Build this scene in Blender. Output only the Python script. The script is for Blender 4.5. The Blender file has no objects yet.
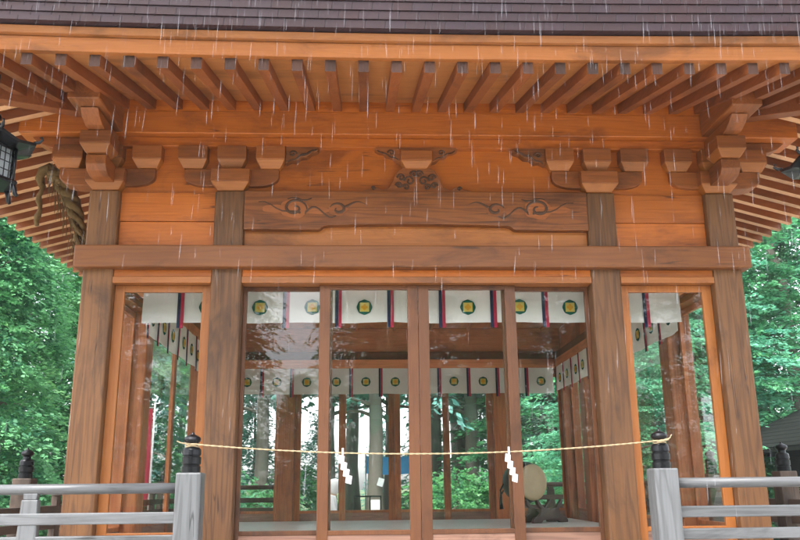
import bpy, math, random
from math import sin, cos, pi, radians
from mathutils import Vector, Matrix

sc = bpy.context.scene
COL = sc.collection
RND = random.Random(7)

# ------------------------------------------------------------------ materials
MATS = {}
def nt(name):
    m = bpy.data.materials.new(name); m.use_nodes = True
    t = m.node_tree; t.nodes.clear()
    out = t.nodes.new('ShaderNodeOutputMaterial')
    return m, t, out
def node(t, kind, **kw):
    n = t.nodes.new(kind)
    for k, v in kw.items():
        if k in n.inputs.keys() if isinstance(k, str) else False:
            n.inputs[k].default_value = v
        else:
            setattr(n, k, v)
    return n
def math_n(t, op, a, b=None, c=None):
    n = t.nodes.new('ShaderNodeMath'); n.operation = op
    for i, v in enumerate((a, b, c)):
        if v is None: continue
        if isinstance(v, (int, float)): n.inputs[i].default_value = v
        else: t.links.new(v, n.inputs[i])
    return n.outputs[0]
def mixc(t, fac, a, b, mode='MIX'):
    n = t.nodes.new('ShaderNodeMix'); n.data_type = 'RGBA'; n.blend_type = mode
    for sock, v in ((n.inputs[0], fac), (n.inputs[6], a), (n.inputs[7], b)):
        if isinstance(v, (int, float)): sock.default_value = v
        elif isinstance(v, tuple): sock.default_value = (*v, 1)
        else: t.links.new(v, sock)
    return n.outputs[2]
def noise(t, vec, scale, detail=3, rough=.55, dist=0):
    n = t.nodes.new('ShaderNodeTexNoise'); n.inputs['Scale'].default_value = scale
    n.inputs['Detail'].default_value = detail; n.inputs['Roughness'].default_value = rough
    n.inputs['Distortion'].default_value = dist
    if vec is not None: t.links.new(vec, n.inputs['Vector'])
    return n.outputs[0]
def ramp(t, fac, lo, hi):
    n = t.nodes.new('ShaderNodeMapRange'); n.inputs[1].default_value = lo; n.inputs[2].default_value = hi
    n.interpolation_type = 'SMOOTHSTEP'
    t.links.new(fac, n.inputs[0]); return n.outputs[0]
def coords(t, scale=(1, 1, 1), rand=True):
    tc = t.nodes.new('ShaderNodeTexCoord'); v = tc.outputs['Object']
    if rand:
        oi = t.nodes.new('ShaderNodeObjectInfo')
        ml = math_n(t, 'MULTIPLY', oi.outputs['Random'], 37.0)
        va = t.nodes.new('ShaderNodeVectorMath'); va.operation = 'ADD'
        t.links.new(v, va.inputs[0]); t.links.new(ml, va.inputs[1]); v = va.outputs[0]
    mp = t.nodes.new('ShaderNodeMapping'); mp.inputs['Scale'].default_value = scale
    t.links.new(v, mp.inputs[0]); return mp.outputs[0]
def principled(t, out, col, rough=.6, metal=0, spec=.5, bump=None, bstr=.2, bdist=.004):
    p = t.nodes.new('ShaderNodeBsdfPrincipled')
    if isinstance(col, tuple): p.inputs['Base Color'].default_value = (*col, 1)
    else: t.links.new(col, p.inputs['Base Color'])
    if isinstance(rough, (int, float)): p.inputs['Roughness'].default_value = rough
    else: t.links.new(rough, p.inputs['Roughness'])
    p.inputs['Metallic'].default_value = metal
    p.inputs['Specular IOR Level'].default_value = spec
    if bump is not None:
        b = t.nodes.new('ShaderNodeBump'); b.inputs['Strength'].default_value = bstr; b.inputs['Distance'].default_value = bdist
        t.links.new(bump, b.inputs['Height']); t.links.new(b.outputs[0], p.inputs['Normal'])
    t.links.new(p.outputs[0], out.inputs[0]); return p

WOODS = {  # light, dark, roughness, ring strength
 'column': ((0.1497, 0.0622, 0.0185), (0.0738, 0.0289, 0.0085), .6, .7),
 'nageshi': ((0.1766, 0.0581, 0.0122), (0.1189, 0.0354, 0.0069), .55, .5),
 'orange': ((0.3960, 0.1067, 0.0096), (0.2852, 0.0671, 0.0054), .5, .45),
 'jamb': ((0.3158, 0.1038, 0.0174), (0.2334, 0.0692, 0.0107), .5, .4),
 'stile': ((0.1243, 0.0426, 0.0121), (0.0857, 0.0275, 0.0074), .5, .4),
 'koryo': ((0.2183, 0.0667, 0.0117), (0.1228, 0.0346, 0.0058), .55, .9),
 'bracket': ((0.2503, 0.0742, 0.0146), (0.1554, 0.0439, 0.0081), .55, .5),
 'rafter': ((0.2310, 0.0653, 0.0142), (0.1540, 0.0412, 0.0087), .55, .35),
 'soffit': ((0.4656, 0.1858, 0.0491), (0.3668, 0.1336, 0.0322), .55, .4),
 'timber': ((0.3726, 0.1194, 0.0357), (0.2277, 0.0659, 0.0184), .5, .8),
 'lit_underside': ((.62, .34, .17), (.50, .25, .11), .5, .4),  # side and back rafter bottoms: light bounced off the ground, put into the colour
 'fascia': ((0.2771, 0.0885, 0.0163), (0.2119, 0.0617, 0.0106), .5, .4),
 'lip': ((0.3000, 0.1064, 0.0269), (0.2300, 0.0766, 0.0185), .5, .4),
 'inner': ((0.5880, 0.2185, 0.0825), (0.3990, 0.1330, 0.0465), .45, .5),
 'burl': ((0.2760, 0.1498, 0.1008), (0.1920, 0.0979, 0.0672), .5, 1.0),
 'endgrain': ((0.0592, 0.0218, 0.0118), (0.0374, 0.0130, 0.0069), .75, .4),
 'carved': ((.075, .032, .014), (.05, .022, .01), .7, .3),
 'grey': ((0.1127, 0.1156, 0.1196), (0.0735, 0.0745, 0.0764), .42, .9),
 'greydark': ((0.1020, 0.0688, 0.0500), (0.0600, 0.0413, 0.0300), .7, .5),
 'deck':    ((.36, .33, .31), (.26, .23, .21), .6, .4),
}
def wood(kind, axis='x'):
    key = f'{kind}_{axis}'
    if key in MATS: return MATS[key]
    a, b, rough, ring = WOODS[kind]
    m, t, out = nt('wood_' + key)
    s = [9, 9, 9]; s['xyz'.index(axis)] = .55
    v = coords(t, tuple(s))
    n1 = noise(t, v, 1.0, 2, .45)
    rings = math_n(t, 'SINE', math_n(t, 'MULTIPLY', n1, 58.0))
    rings = math_n(t, 'POWER', ramp(t, rings, -1.0, 1.0), 2.2)
    s2 = [70, 70, 70]; s2['xyz'.index(axis)] = 2.2
    v2 = coords(t, tuple(s2))
    fib = noise(t, v2, 1.0, 3, .6)
    v3 = coords(t, (1.1, 1.1, 1.1))
    blot = noise(t, v3, 1.3, 4, .55)
    f = math_n(t, 'MULTIPLY', rings, ring * .75)
    f = math_n(t, 'ADD', f, math_n(t, 'MULTIPLY', math_n(t, 'SUBTRACT', fib, .5), 1.1))
    f = math_n(t, 'ADD', f, math_n(t, 'MULTIPLY', math_n(t, 'SUBTRACT', blot, .45), 1.3))
    cl = t.nodes.new('ShaderNodeClamp'); t.links.new(f, cl.inputs[0])
    c = mixc(t, cl.outputs[0], a, b)
    s4 = [2.2, 2.2, 2.2]; s4['xyz'.index(axis)] = .9
    stn = noise(t, coords(t, tuple(s4)), 1.0, 6, .68, .6)
    c = mixc(t, math_n(t, 'MULTIPLY', ramp(t, stn, .5, .68), .68), c, tuple(q*.45 for q in b))
    if kind in ('column', 'grey', 'greydark', 'nageshi', 'deck', 'koryo', 'orange'):     # drying checks along the grain
        s5 = [11, 11, 11]; s5['xyz'.index(axis)] = .3
        ck = noise(t, coords(t, tuple(s5)), 1.0, 2, .5)
        ck = math_n(t, 'SUBTRACT', 1.0, ramp(t, math_n(t, 'ABSOLUTE', math_n(t, 'SUBTRACT', ck, .5)), .0015, .008))
        gate = ramp(t, noise(t, coords(t, (2.5, 2.5, 2.5)), 1.0, 2), .5, .6)
        c = mixc(t, math_n(t, 'MULTIPLY', math_n(t, 'MULTIPLY', ck, gate), .75), c, tuple(q*.2 for q in b))
    oi = t.nodes.new('ShaderNodeObjectInfo')
    hs = t.nodes.new('ShaderNodeHueSaturation')
    t.links.new(c, hs.inputs['Color'])
    t.links.new(math_n(t, 'ADD', math_n(t, 'MULTIPLY', oi.outputs['Random'], .36), .82), hs.inputs['Value'])
    hgt = math_n(t, 'ADD', fib, math_n(t, 'MULTIPLY', rings, .35))
    rg = math_n(t, 'ADD', math_n(t, 'MULTIPLY', blot, .35), rough - .17)
    principled(t, out, hs.outputs[0], rg, 0, .45, hgt, .35, .0035)
    MATS[key] = m; return m
def plain(name, col, rough=.6, metal=0, var=.25, scale=9, bump=.15, spec=.5):
    if name in MATS: return MATS[name]
    m, t, out = nt(name)
    v = coords(t); n = noise(t, v, scale, 5, .6)
    c = mixc(t, n, tuple(x * (1 + var) for x in col), tuple(x * (1 - var) for x in col))
    principled(t, out, c, rough, metal, spec, n, bump, .01)
    MATS[name] = m; return m
def cloth(name, col, var=.08):
    if name in MATS: return MATS[name]
    m, t, out = nt(name)
    v = coords(t); n = noise(t, v, 5, 4)
    wv = noise(t, coords(t, (300, 300, 300)), 1, 1)
    c = mixc(t, n, tuple(x * (1 + var) for x in col), tuple(x * (1 - var) for x in col))
    d = t.nodes.new('ShaderNodeBsdfDiffuse'); tr = t.nodes.new('ShaderNodeBsdfTranslucent')
    t.links.new(c, d.inputs[0]); t.links.new(c, tr.inputs[0])
    b = t.nodes.new('ShaderNodeBump'); b.inputs['Strength'].default_value = .1; b.inputs['Distance'].default_value = .002
    t.links.new(wv, b.inputs['Height']); t.links.new(b.outputs[0], d.inputs['Normal'])
    mx = t.nodes.new('ShaderNodeMixShader'); mx.inputs[0].default_value = .35
    t.links.new(d.outputs[0], mx.inputs[1]); t.links.new(tr.outputs[0], mx.inputs[2]); t.links.new(mx.outputs[0], out.inputs[0])
    MATS[name] = m; return m
def glass():
    if 'glass' in MATS: return MATS['glass']
    m, t, out = nt('glass')
    tr = t.nodes.new('ShaderNodeBsdfTransparent'); tr.inputs[0].default_value = (.985, .994, .992, 1)
    gl = t.nodes.new('ShaderNodeBsdfGlossy'); gl.inputs['Roughness'].default_value = 0.0
    n = noise(t, coords(t), 1.6, 2)
    b = t.nodes.new('ShaderNodeBump'); b.inputs['Strength'].default_value = .02; b.inputs['Distance'].default_value = .01
    t.links.new(n, b.inputs['Height']); t.links.new(b.outputs[0], gl.inputs['Normal'])
    fr = t.nodes.new('ShaderNodeFresnel'); ge = t.nodes.new('ShaderNodeNewGeometry'); t.links.new(math_n(t, 'ADD', math_n(t, 'MULTIPLY', ge.outputs['Backfacing'], 1/1.45-1.45), 1.45), fr.inputs[0])   # thin pane: same reflectance on both faces
    mx = t.nodes.new('ShaderNodeMixShader')
    t.links.new(fr.outputs[0], mx.inputs[0]); t.links.new(tr.outputs[0], mx.inputs[1]); t.links.new(gl.outputs[0], mx.inputs[2])
    t.links.new(mx.outputs[0], out.inputs[0]); MATS['glass'] = m; return m
def leaf(name, young, old, trans=.4):
    if name in MATS: return MATS[name]
    m, t, out = nt(name)
    at = t.nodes.new('ShaderNodeAttribute'); at.attribute_name = 'age'
    n = noise(t, coords(t), .55, 3)
    f = math_n(t, 'ADD', at.outputs['Fac'], math_n(t, 'MULTIPLY', math_n(t, 'SUBTRACT', n, .5), .9))
    cl = t.nodes.new('ShaderNodeClamp'); t.links.new(f, cl.inputs[0])
    c = mixc(t, cl.outputs[0], old, young)
    oi = t.nodes.new('ShaderNodeObjectInfo')
    hs = t.nodes.new('ShaderNodeHueSaturation'); t.links.new(c, hs.inputs['Color'])
    t.links.new(math_n(t, 'ADD', math_n(t, 'MULTIPLY', oi.outputs['Random'], .05), .475), hs.inputs['Hue'])
    p = t.nodes.new('ShaderNodeBsdfPrincipled'); p.inputs['Roughness'].default_value = .5
    t.links.new(hs.outputs[0], p.inputs['Base Color'])
    tr = t.nodes.new('ShaderNodeBsdfTranslucent'); t.links.new(hs.outputs[0], tr.inputs[0])
    mx = t.nodes.new('ShaderNodeMixShader'); mx.inputs[0].default_value = trans
    t.links.new(p.outputs[0], mx.inputs[1]); t.links.new(tr.outputs[0], mx.inputs[2]); t.links.new(mx.outputs[0], out.inputs[0])
    MATS[name] = m; return m

# ------------------------------------------------------------------ mesh builder
class MB:
    def __init__(s): s.v = []; s.f = []; s.mi = []; s.sm = []
    def add(s, vs, fs, mi=0, smooth=False, M=None):
        o = len(s.v)
        if M is not None: vs = [M @ Vector(p) for p in vs]
        s.v += [tuple(p) for p in vs]
        for f in fs: s.f.append([i + o for i in f]); s.mi.append(mi); s.sm.append(smooth)
        return s
    def box(s, x0, x1, y0, y1, z0, z1, mi=0, M=None):
        vs = [(x0,y0,z0),(x1,y0,z0),(x1,y1,z0),(x0,y1,z0),(x0,y0,z1),(x1,y0,z1),(x1,y1,z1),(x0,y1,z1)]
        fs = [(0,3,2,1),(4,5,6,7),(0,1,5,4),(1,2,6,5),(2,3,7,6),(3,0,4,7)]
        return s.add(vs, fs, mi, False, M)
    def frustum(s, cx, cy, z0, z1, wx0, wy0, wx1, wy1, mi=0, M=None):
        vs = []
        for z, wx, wy in ((z0, wx0, wy0), (z1, wx1, wy1)):
            vs += [(cx-wx/2,cy-wy/2,z),(cx+wx/2,cy-wy/2,z),(cx+wx/2,cy+wy/2,z),(cx-wx/2,cy+wy/2,z)]
        return s.add(vs, [(0,3,2,1),(4,5,6,7),(0,1,5,4),(1,2,6,5),(2,3,7,6),(3,0,4,7)], mi, False, M)
    def prism(s, pts, a, b, plane='xz', mi=0, M=None):   # polygon extruded from a to b along the missing axis
        n = len(pts)
        def P(p, d):
            return {'xz': (p[0], d, p[1]), 'yz': (d, p[0], p[1]), 'xy': (p[0], p[1], d)}[plane]
        vs = [P(p, a) for p in pts] + [P(p, b) for p in pts]
        fs = [list(range(n)), list(range(2*n-1, n-1, -1))] + [[i, i+n, (i+1) % n + n, (i+1) % n] for i in range(n)]
        return s.add(vs, fs, mi, False, M)
    def lathe(s, prof, cx, cy, n=20, mi=0, M=None, smooth=True):
        vs = []; fs = []
        for r, z in prof:
            for k in range(n): vs.append((cx + r*cos(2*pi*k/n), cy + r*sin(2*pi*k/n), z))
        for i in range(len(prof)-1):
            for k in range(n):
                fs.append((i*n+k, i*n+(k+1) % n, (i+1)*n+(k+1) % n, (i+1)*n+k))
        fs.append(list(range(n-1, -1, -1))); fs.append(list(range((len(prof)-1)*n, len(prof)*n)))
        return s.add(vs, fs, mi, smooth, M)
    def tube(s, path, rad, n=8, mi=0, M=None, squash=None):
        path = [Vector(p) for p in path]; vs = []; fs = []
        up = Vector((0.12, .23, 1)).normalized()
        for i, p in enumerate(path):
            d = (path[min(i+1, len(path)-1)] - path[max(i-1, 0)])
            d = d.normalized() if d.length > 1e-9 else Vector((0,0,1))
            a = d.cross(up)
            if a.length < 1e-3: a = d.cross(Vector((1,0,0)))
            a.normalize(); b = a.cross(d)
            r = rad[i] if isinstance(rad, (list, tuple)) else rad
            for k in range(n):
                q = a*cos(2*pi*k/n)*r + b*sin(2*pi*k/n)*r
                if squash: q = Vector((q.x*squash[0], q.y*squash[1], q.z*squash[2]))
                vs.append(p + q)
        for i in range(len(path)-1):
            for k in range(n): fs.append((i*n+k, (i+1)*n+k, (i+1)*n+(k+1) % n, i*n+(k+1) % n))
        fs.append(list(range(n))); fs.append(list(range(len(path)*n-1, (len(path)-1)*n-1, -1)))
        return s.add(vs, fs, mi, True, M)

ORIG = {}
def tag(o, label=None, cat=None, group=None, kind=None):
    if label: o['label'] = label
    if cat: o['category'] = cat
    if group: o['group'] = group
    if kind: o['kind'] = kind
    return o
def empty(name, loc, label, cat, group=None):
    o = bpy.data.objects.new(name, None); COL.objects.link(o); o.empty_display_size = .2
    o.location = loc; ORIG[o.name] = Vector(loc); return tag(o, label, cat, group)
def obj(name, mb, mats, parent=None, bevel=0, label=None, cat=None, group=None, kind=None):
    """mb holds world coordinates; the object's origin is put at the base centre of its bounds"""
    if not isinstance(mats, (list, tuple)): mats = [mats]
    xs = [p[0] for p in mb.v]; ys = [p[1] for p in mb.v]; zs = [p[2] for p in mb.v]
    O = Vector(((min(xs)+max(xs))/2, (min(ys)+max(ys))/2, min(zs)))
    me = bpy.data.meshes.new(name)
    me.from_pydata([(p[0]-O.x, p[1]-O.y, p[2]-O.z) for p in mb.v], [], mb.f)
    for m in mats: me.materials.append(m)
    me.polygons.foreach_set('material_index', mb.mi); me.polygons.foreach_set('use_smooth', mb.sm)
    me.update()
    o = bpy.data.objects.new(name, me); COL.objects.link(o)
    ORIG[o.name] = O
    if parent is not None:
        o.parent = parent; o.location = O - ORIG[parent.name]
    else: o.location = O
    if bevel:
        b = o.modifiers.new('Bevel', 'BEVEL'); b.width = bevel; b.segments = 2; b.limit_method = 'ANGLE'; b.angle_limit = radians(35)
    return tag(o, label, cat, group, kind)

# ------------------------------------------------------------------ dimensions (metres, facade column line at y = 0)
A, B = 1.56, 2.592            # inner and corner column positions
YC, HD = 2.75, 2.75           # centre and half depth of the hall
YS1, YS2 = YC - A, YC + A
CW = .123                     # half width of a column
FLOOR, DECK = 1.14, 1.0
OUT = 1.6                     # rafter overhang
SL = .277
def lift(u): return .0038 * u * u

# ------------------------------------------------------------------ setting
def grid_sheet(name, x0, x1, y0, y1, z, nx, ny, mat, amp=0):
    mb = MB(); vs = []; fs = []
    for j in range(ny+1):
        for i in range(nx+1): vs.append((x0+(x1-x0)*i/nx, y0+(y1-y0)*j/ny, z + (RND.random()-.5)*amp))
    for j in range(ny):
        for i in range(nx):
            a = j*(nx+1)+i; fs.append((a, a+1, a+nx+2, a+nx+1))
    mb.add(vs, fs); return obj(name, mb, mat, kind='structure')
m, t, out = nt('forest_floor')
v = coords(t, rand=False); n = noise(t, v, .35, 6, .65); n2 = noise(t, v, 9, 5, .7)
c = mixc(t, ramp(t, n, .42, .6), (.055, .115, .035), (.17, .135, .09))
c = mixc(t, math_n(t, 'MULTIPLY', n2, .6), c, (.10, .17, .05))
principled(t, out, c, .9, 0, .3, n2, .6, .05); M_forest = m
m, t, out = nt('gravel')
v = coords(t, rand=False); n = noise(t, v, 55, 4, .7); n2 = noise(t, v, 1.2, 5)
vo = t.nodes.new('ShaderNodeTexVoronoi'); vo.inputs['Scale'].default_value = 45; t.links.new(v, vo.inputs['Vector'])
c = mixc(t, n, (.55, .52, .47), (.36, .34, .31)); c = mixc(t, math_n(t, 'MULTIPLY', n2, .5), c, (.25, .24, .21))
principled(t, out, c, .75, 0, .4, vo.outputs[0], .5, .02); M_gravel = m
m, t, out = nt('stone_paving')
v = coords(t, rand=False)
br = t.nodes.new('ShaderNodeTexBrick'); br.inputs['Scale'].default_value = 1.0
br.inputs['Color1'].default_value = (.44, .43, .41, 1); br.inputs['Color2'].default_value = (.36, .35, .335, 1); br.inputs['Mortar'].default_value = (.16, .15, .14, 1)
br.inputs['Mortar Size'].default_value = .008; br.inputs['Brick Width'].default_value = .9; br.inputs['Row Height'].default_value = .6
t.links.new(v, br.inputs['Vector']); n = noise(t, v, 14, 5)
c = mixc(t, math_n(t, 'MULTIPLY', n, .5), br.outputs[0], (.3, .3, .29))
principled(t, out, c, .4, 0, .5, n, .2, .01); M_stone = m
grid_sheet('ground', -400, 400, -400, 400, 0, 40, 40, M_forest)
grid_sheet('gravel_court', -13, 13, -20, 10.5, .004, 4, 4, M_gravel)
grid_sheet('stone_path', -1.8, 1.8, -20, -2.2, .009, 2, 4, M_stone)

# ------------------------------------------------------------------ the hall
hall = empty('shrine_hall', (0, YC, 0), 'open wooden shrine hall of glowing orange timber with wide glass doors under deep eaves', 'shrine hall')
# columns
cols = []
for sx in (-1, 1):
    for y in (0, YS1, YS2, 2*HD): cols.append((sx*B, y))
for y in (0, 2*HD):
    for sx in (-1, 1): cols.append((sx*A, y))
for x, y in cols:
    mb = MB(); mb.box(x-CW, x+CW, y-CW, y+CW, .3, 4.0)
    obj('column', mb, wood('column' if y == 0 else 'timber', 'z'), hall, .016)
    mb = MB(); mb.frustum(x, y, .0, .3, .46, .46, .36, .36)
    obj('foundation_stone', mb, plain('granite', (.33, .33, .32), .8, 0, .2, 40), hall, .02)

# wall rows: a helper that builds a wall side in local (u along, w outward) space
SIDES = {'front': (Matrix.Identity(4), B, A),
         'back': (Matrix.Translation((0, 2*HD, 0)) @ Matrix.Rotation(pi, 4, 'Z'), B, A),
         'left': (Matrix.Translation((-B, YC, 0)) @ Matrix.Rotation(-pi/2, 4, 'Z'), HD, A),
         'right': (Matrix.Translation((B, YC, 0)) @ Matrix.Rotation(pi/2, 4, 'Z'), HD, A)}
def ax(side): return 'x' if side in ('front', 'back') else 'y'
def masu(mb, M, u, w, z0, z1, wd, dp):
    h = z1 - z0
    mb.frustum(u, w, z0, z0+h*.38, wd*.66, dp*.66, wd, dp, 1, M)  # sloped underside in the paler second wood: its catch of light is coloured in
    mb.frustum(u, w, z0+h*.38, z1, wd, dp, wd, dp, 0, M)
def arm_poly(u0, u1, z0, z1, r=.11):
    pts = [(u0, z1), (u0, z0+r*.75)]
    for k in range(1, 6):
        a = k/5*pi/2; pts.append((u0 + r*1.6*(1-cos(a)), z0 + r*.75*(1-sin(a))))
    q = [(u0+u1-p[0], p[1]) for p in pts]
    return pts + q[::-1]
def cloud(cx, cz, sgn, sc_=1.0, lift_=0):     # carved cloud scroll: list of (path, radii) in the u-z plane
    out_ = []
    def P(x, z): return (cx + sgn*x*sc_, cz + z*sc_)
    sp = []
    for k in range(30):
        a = -pi*.2 + k/29*pi*2.7; r = .085*(1-k/29*.8)
        sp.append(P(.0 + r*cos(a)*1.25, .005 + r*sin(a)))
    out_.append((sp, [.0055 + .005*sin(pi*k/29) for k in range(30)]))
    w1 = [P(-.30 + .05*k - .0, .06 - .1*math.sin(min(1, k/7)*pi/2)**1.5 + (.012*sin(k*1.3))) for k in range(8)]
    out_.append((w1, [.003 + .0055*k/7 for k in range(8)]))
    w2 = [P(.09 + .028*k, -.03 + .045*sin(k*.62)) for k in range(10)]
    out_.append((w2, [.008 - .0004*k for k in range(10)]))
    sp2 = []
    for k in range(20):
        a = pi*.9 - k/19*pi*2.1; r = .055*(1-k/19*.75)
        sp2.append(P(.36 + r*cos(a)*1.3, -.002 + r*sin(a)))
    out_.append((sp2, [.0045 + .006*sin(pi*k/19) for k in range(20)]))
    w3 = [P(.40 + .026*k, .035 - .02*cos(k*.7) + .002*k) for k in range(9)]
    out_.append((w3, [.009 - .001*k for k in range(9)]))
    w4 = [P(-.06 + .04*k, .085 + .012*sin(k*1.4)) for k in range(6)]
    out_.append((w4, [.002 + .005*sin(pi*(k+.5)/6) for k in range(6)]))
    return out_
def add_lines(mb, M, lines, w):
    for path, rad in lines:
        mb.tube([(p[0], w, p[1]) for p in path], [q*1.45 for q in rad] if isinstance(rad, list) else rad*1.3, 6, 0, M, None)

for side, (M, H, I) in SIDES.items():
    a = ax(side); detail = side in ('front', 'left', 'right')
    # big head beam wrapped round the columns
    mb = MB(); e = H + CW + .055 if side in ('front', 'back') else H - CW + .001
    mb.box(-e, e, -.2, .2, 3.32, 3.505, 0, M); obj('head_beam', mb, wood('nageshi', a), hall, .012)
    # lintel in two strips below it
    for i, (u0, u1) in enumerate(((-H+CW, -I-CW), (-I+CW, I-CW), (I+CW, H-CW))):
        mb = MB(); mb.box(u0, u1, -.105, .10, 3.262, 3.32, 0, M); obj('lintel', mb, wood('orange', a), hall, .005)
        mb = MB(); mb.box(u0, u1, -.125, .10, 3.205, 3.2595, 0, M); obj('lintel', mb, wood('jamb', a), hall, .005)
        mb = MB(); mb.box(u0, u1, -.13, .13, 1.0, 1.06, 0, M); obj('threshold', mb, wood('deck', a), hall, .006)
    # frieze panel behind the brackets
    mb = MB(); mb.box(-H+CW if a == 'y' else -H, H-CW if a == 'y' else H, -.035, .035, 4.003, 4.449, 0, M); obj('frieze_panel', mb, wood('orange', a), hall)
    # side bays: two boards
    for s in (-1, 1):
        u0, u1 = sorted((s*(I+CW), s*(H-CW)))
        for z0, z1, w in ((3.507, 3.745, -.055), (3.749, 4.0, -.06)):
            mb = MB(); mb.box(u0, u1, w, .03, z0, z1, 0, M); obj('wall_board', mb, wood('orange', a), hall, .004)
    # rainbow beam over the central bay, and board below
    mb = MB(); mb.box(-I+CW, I-CW, -.075, .03, 3.507, 3.72, 0, M); obj('wall_board', mb, wood('jamb', a), hall, .004)
    pts = [(-I+CW, 3.995), (-I+CW, 3.655), (-.82, 3.655), (-.80, 3.666), (-.78, 3.684), (-.74, 3.692)]
    pts += [(-.74 + 1.48*k/12, 3.692 + .012*sin(pi*k/12)) for k in range(1, 12)]
    pts += [(.74, 3.692), (.78, 3.684), (.80, 3.666), (.82, 3.655), (I-CW, 3.655), (I-CW, 3.995)]
    mb = MB(); mb.prism(pts, -.14, .05, 'xz', 0, M); kb = obj('rainbow_beam', mb, wood('koryo', a), hall, .008)
    if detail:
        for s in (-1, 1):
            mb = MB(); add_lines(mb, M, cloud(s*1.02, 3.835, -s, 1.0), -.139)
            obj('carved_scroll', mb, wood('carved', a), kb)
            for cu, cz, ru, rv in ((0, .002, .118, .088), (.36, -.002, .08, .058), (-.17, .0, .10, .035), (.19, -.012, .10, .034)):
                mb = MB(); pts = [(s*1.02 - s*cu + ru*cos(q*2*pi/28)*(1+.07*cos(q*5*2*pi/28)), 3.835 + cz + rv*sin(q*2*pi/28)*(1+.07*cos(q*5*2*pi/28))) for q in range(28)]
                mb.prism(pts, -.1435 - .0007*(cu == 0), -.13, 'xz', 0, M); obj('carved_cloud', mb, wood('bracket', a), kb, .003)
    # ledge and outer purlin (its ends run past the corner)
    mb = MB(); e2 = H if a == 'x' else H - .17
    mb.box(-e2, e2, -.10, .10, 4.403, 4.488, 0, M); obj('ledge_beam', mb, wood('orange', a), hall, .006)
    mb = MB()
    if a == 'x':
        mb.box(-H-.74, H+.74, -.17, .17, 4.49, 4.70, 0, M)
        obj('eave_purlin', mb, wood('orange', a), hall, .01)
    else:
        for z0, z1, u0, u1 in ((4.49, 4.70, -H+.172, H-.172), (4.494, 4.70, -H-.8, -H-.172), (4.494, 4.70, H+.172, H+.8)):
            mb = MB(); mb.box(u0, u1, -.125, .125, z0, z1, 0, M); obj('eave_purlin', mb, wood('bracket' if abs(u0-u1) < 1 else 'orange', a), hall, .01)
    mb = MB(); pe = H - .165 if a == 'y' else H + .16
    mb.box(-pe, pe, -.163, -.13, 4.66, 4.80, 0, M); obj('rafter_filler', mb, wood('orange', a), hall)
    # bracket sets on every column of the side
    for u in ((-H, -I, I, H) if a == 'x' else (-I, I)):
        corner = abs(u) == H
        mb = MB(); masu(mb, M, u, 0, 4.002, 4.185, .32, .32)
        bk = obj('bracket_set', mb, [wood('bracket', a), wood('jamb', a)], hall, .007)
        mb = MB(); mb.prism(arm_poly(u-.395, u+.395, 4.052, 4.205), -.085, .085, 'xz', 0, M)
        obj('bracket_arm', mb, wood('bracket', a), bk, .006)
        for d in (-.325, 0, .325):
            mb = MB(); masu(mb, M, u+d, 0, 4.208, 4.40, .245, .27)
            obj('bearing_block', mb, [wood('bracket', a), wood('jamb', a)], bk, .006)
        if not corner and detail:      # carved wing towards the middle of the bay
            s = -1 if u > 0 else 1; b0 = u + s*.45
            pts = [(b0, 4.40), (b0, 4.25), (b0+s*.05, 4.275), (b0+s*.09, 4.27), (b0+s*.13, 4.305), (b0+s*.18, 4.31), (b0+s*.22, 4.345), (b0+s*.27, 4.362), (b0+s*.285, 4.385), (b0+s*.26, 4.40)]
            mb = MB(); mb.prism(pts if s < 0 else pts[::-1], -.112, -.03, 'xz', 0, M); w_ = obj('carved_wing', mb, wood('koryo', a), bk, .004)
            mb = MB(); L = []
            L.append(([(b0+s*(.06+.035*cos(q*.55)*(1-q/16)), 4.335+.03*sin(q*.55)*(1-q/16)) for q in range(14)], .006))
            L.append(([(b0+s*(.11+.015*q), 4.315+.006*q+.008*sin(q)) for q in range(11)], [.007*(1-abs(q-5)/8) for q in range(11)]))
            L.append(([(b0+s*(.02+.02*q), 4.262+.01*q+.006*sin(q*1.5)) for q in range(13)], .005))
            add_lines(mb, M, L, -.112); obj('carved_scroll', mb, wood('carved', a), bk)
        if corner and a == 'x':        # arms and noses running out past the corner, both ways
            s = -1 if u < 0 else 1
            for k, (MM, sg) in enumerate(((M, -1), (M @ Matrix.Translation((u, 0, 0)) @ Matrix.Rotation(s*pi/2, 4, 'Z') @ Matrix.Translation((-u, 0, 0)), -1))):
                mb = MB()
                pts = [(-.08, 4.20), (-.08, 4.056), (-.28, 4.056), (-.36, 4.075), (-.40, 4.12), (-.40, 4.20)]
                mb.prism(pts, u-.08, u+.08, 'yz', 0, MM); obj('bracket_arm', mb, wood('bracket', 'y' if k == 0 else 'x'), bk, .006)
                mb = MB(); masu(mb, MM, u, -.34, 4.208, 4.385, .245, .245); obj('bearing_block', mb, [wood('bracket', a), wood('jamb', a)], bk, .006)
                mb = MB()
                pts = [(-.09, 4.486), (-.09, 4.39), (-.42, 4.39), (-.52, 4.40), (-.60, 4.435), (-.66, 4.486)]
                mb.prism(pts, u-.07, u+.07, 'yz', 0, MM); obj('carved_nose', mb, wood('bracket', 'y' if k == 0 else 'x'), bk, .006)
    # frog-leg strut in the middle
    if detail:
        half = [(.0, 4.225), (.11, 4.225), (.155, 4.20), (.185, 4.15), (.205, 4.09), (.235, 4.045), (.29, 4.02), (.31, 4.035), (.335, 4.052), (.37, 4.05), (.40, 4.03), (.46, 4.015), (.46, 3.997)]
        mb = MB(); mb.prism([(-x, z) for x, z in half[::-1]] + half[1:], -.10, -.03, 'xz', 0, M)
        fg = obj('frog_leg_strut', mb, wood('bracket', a), hall, .006)
        mb = MB(); masu(mb, M, 0, -.04, 4.21, 4.365, .27, .22); obj('bearing_block', mb, [wood('bracket', a), wood('jamb', a)], fg, .006)
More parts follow.
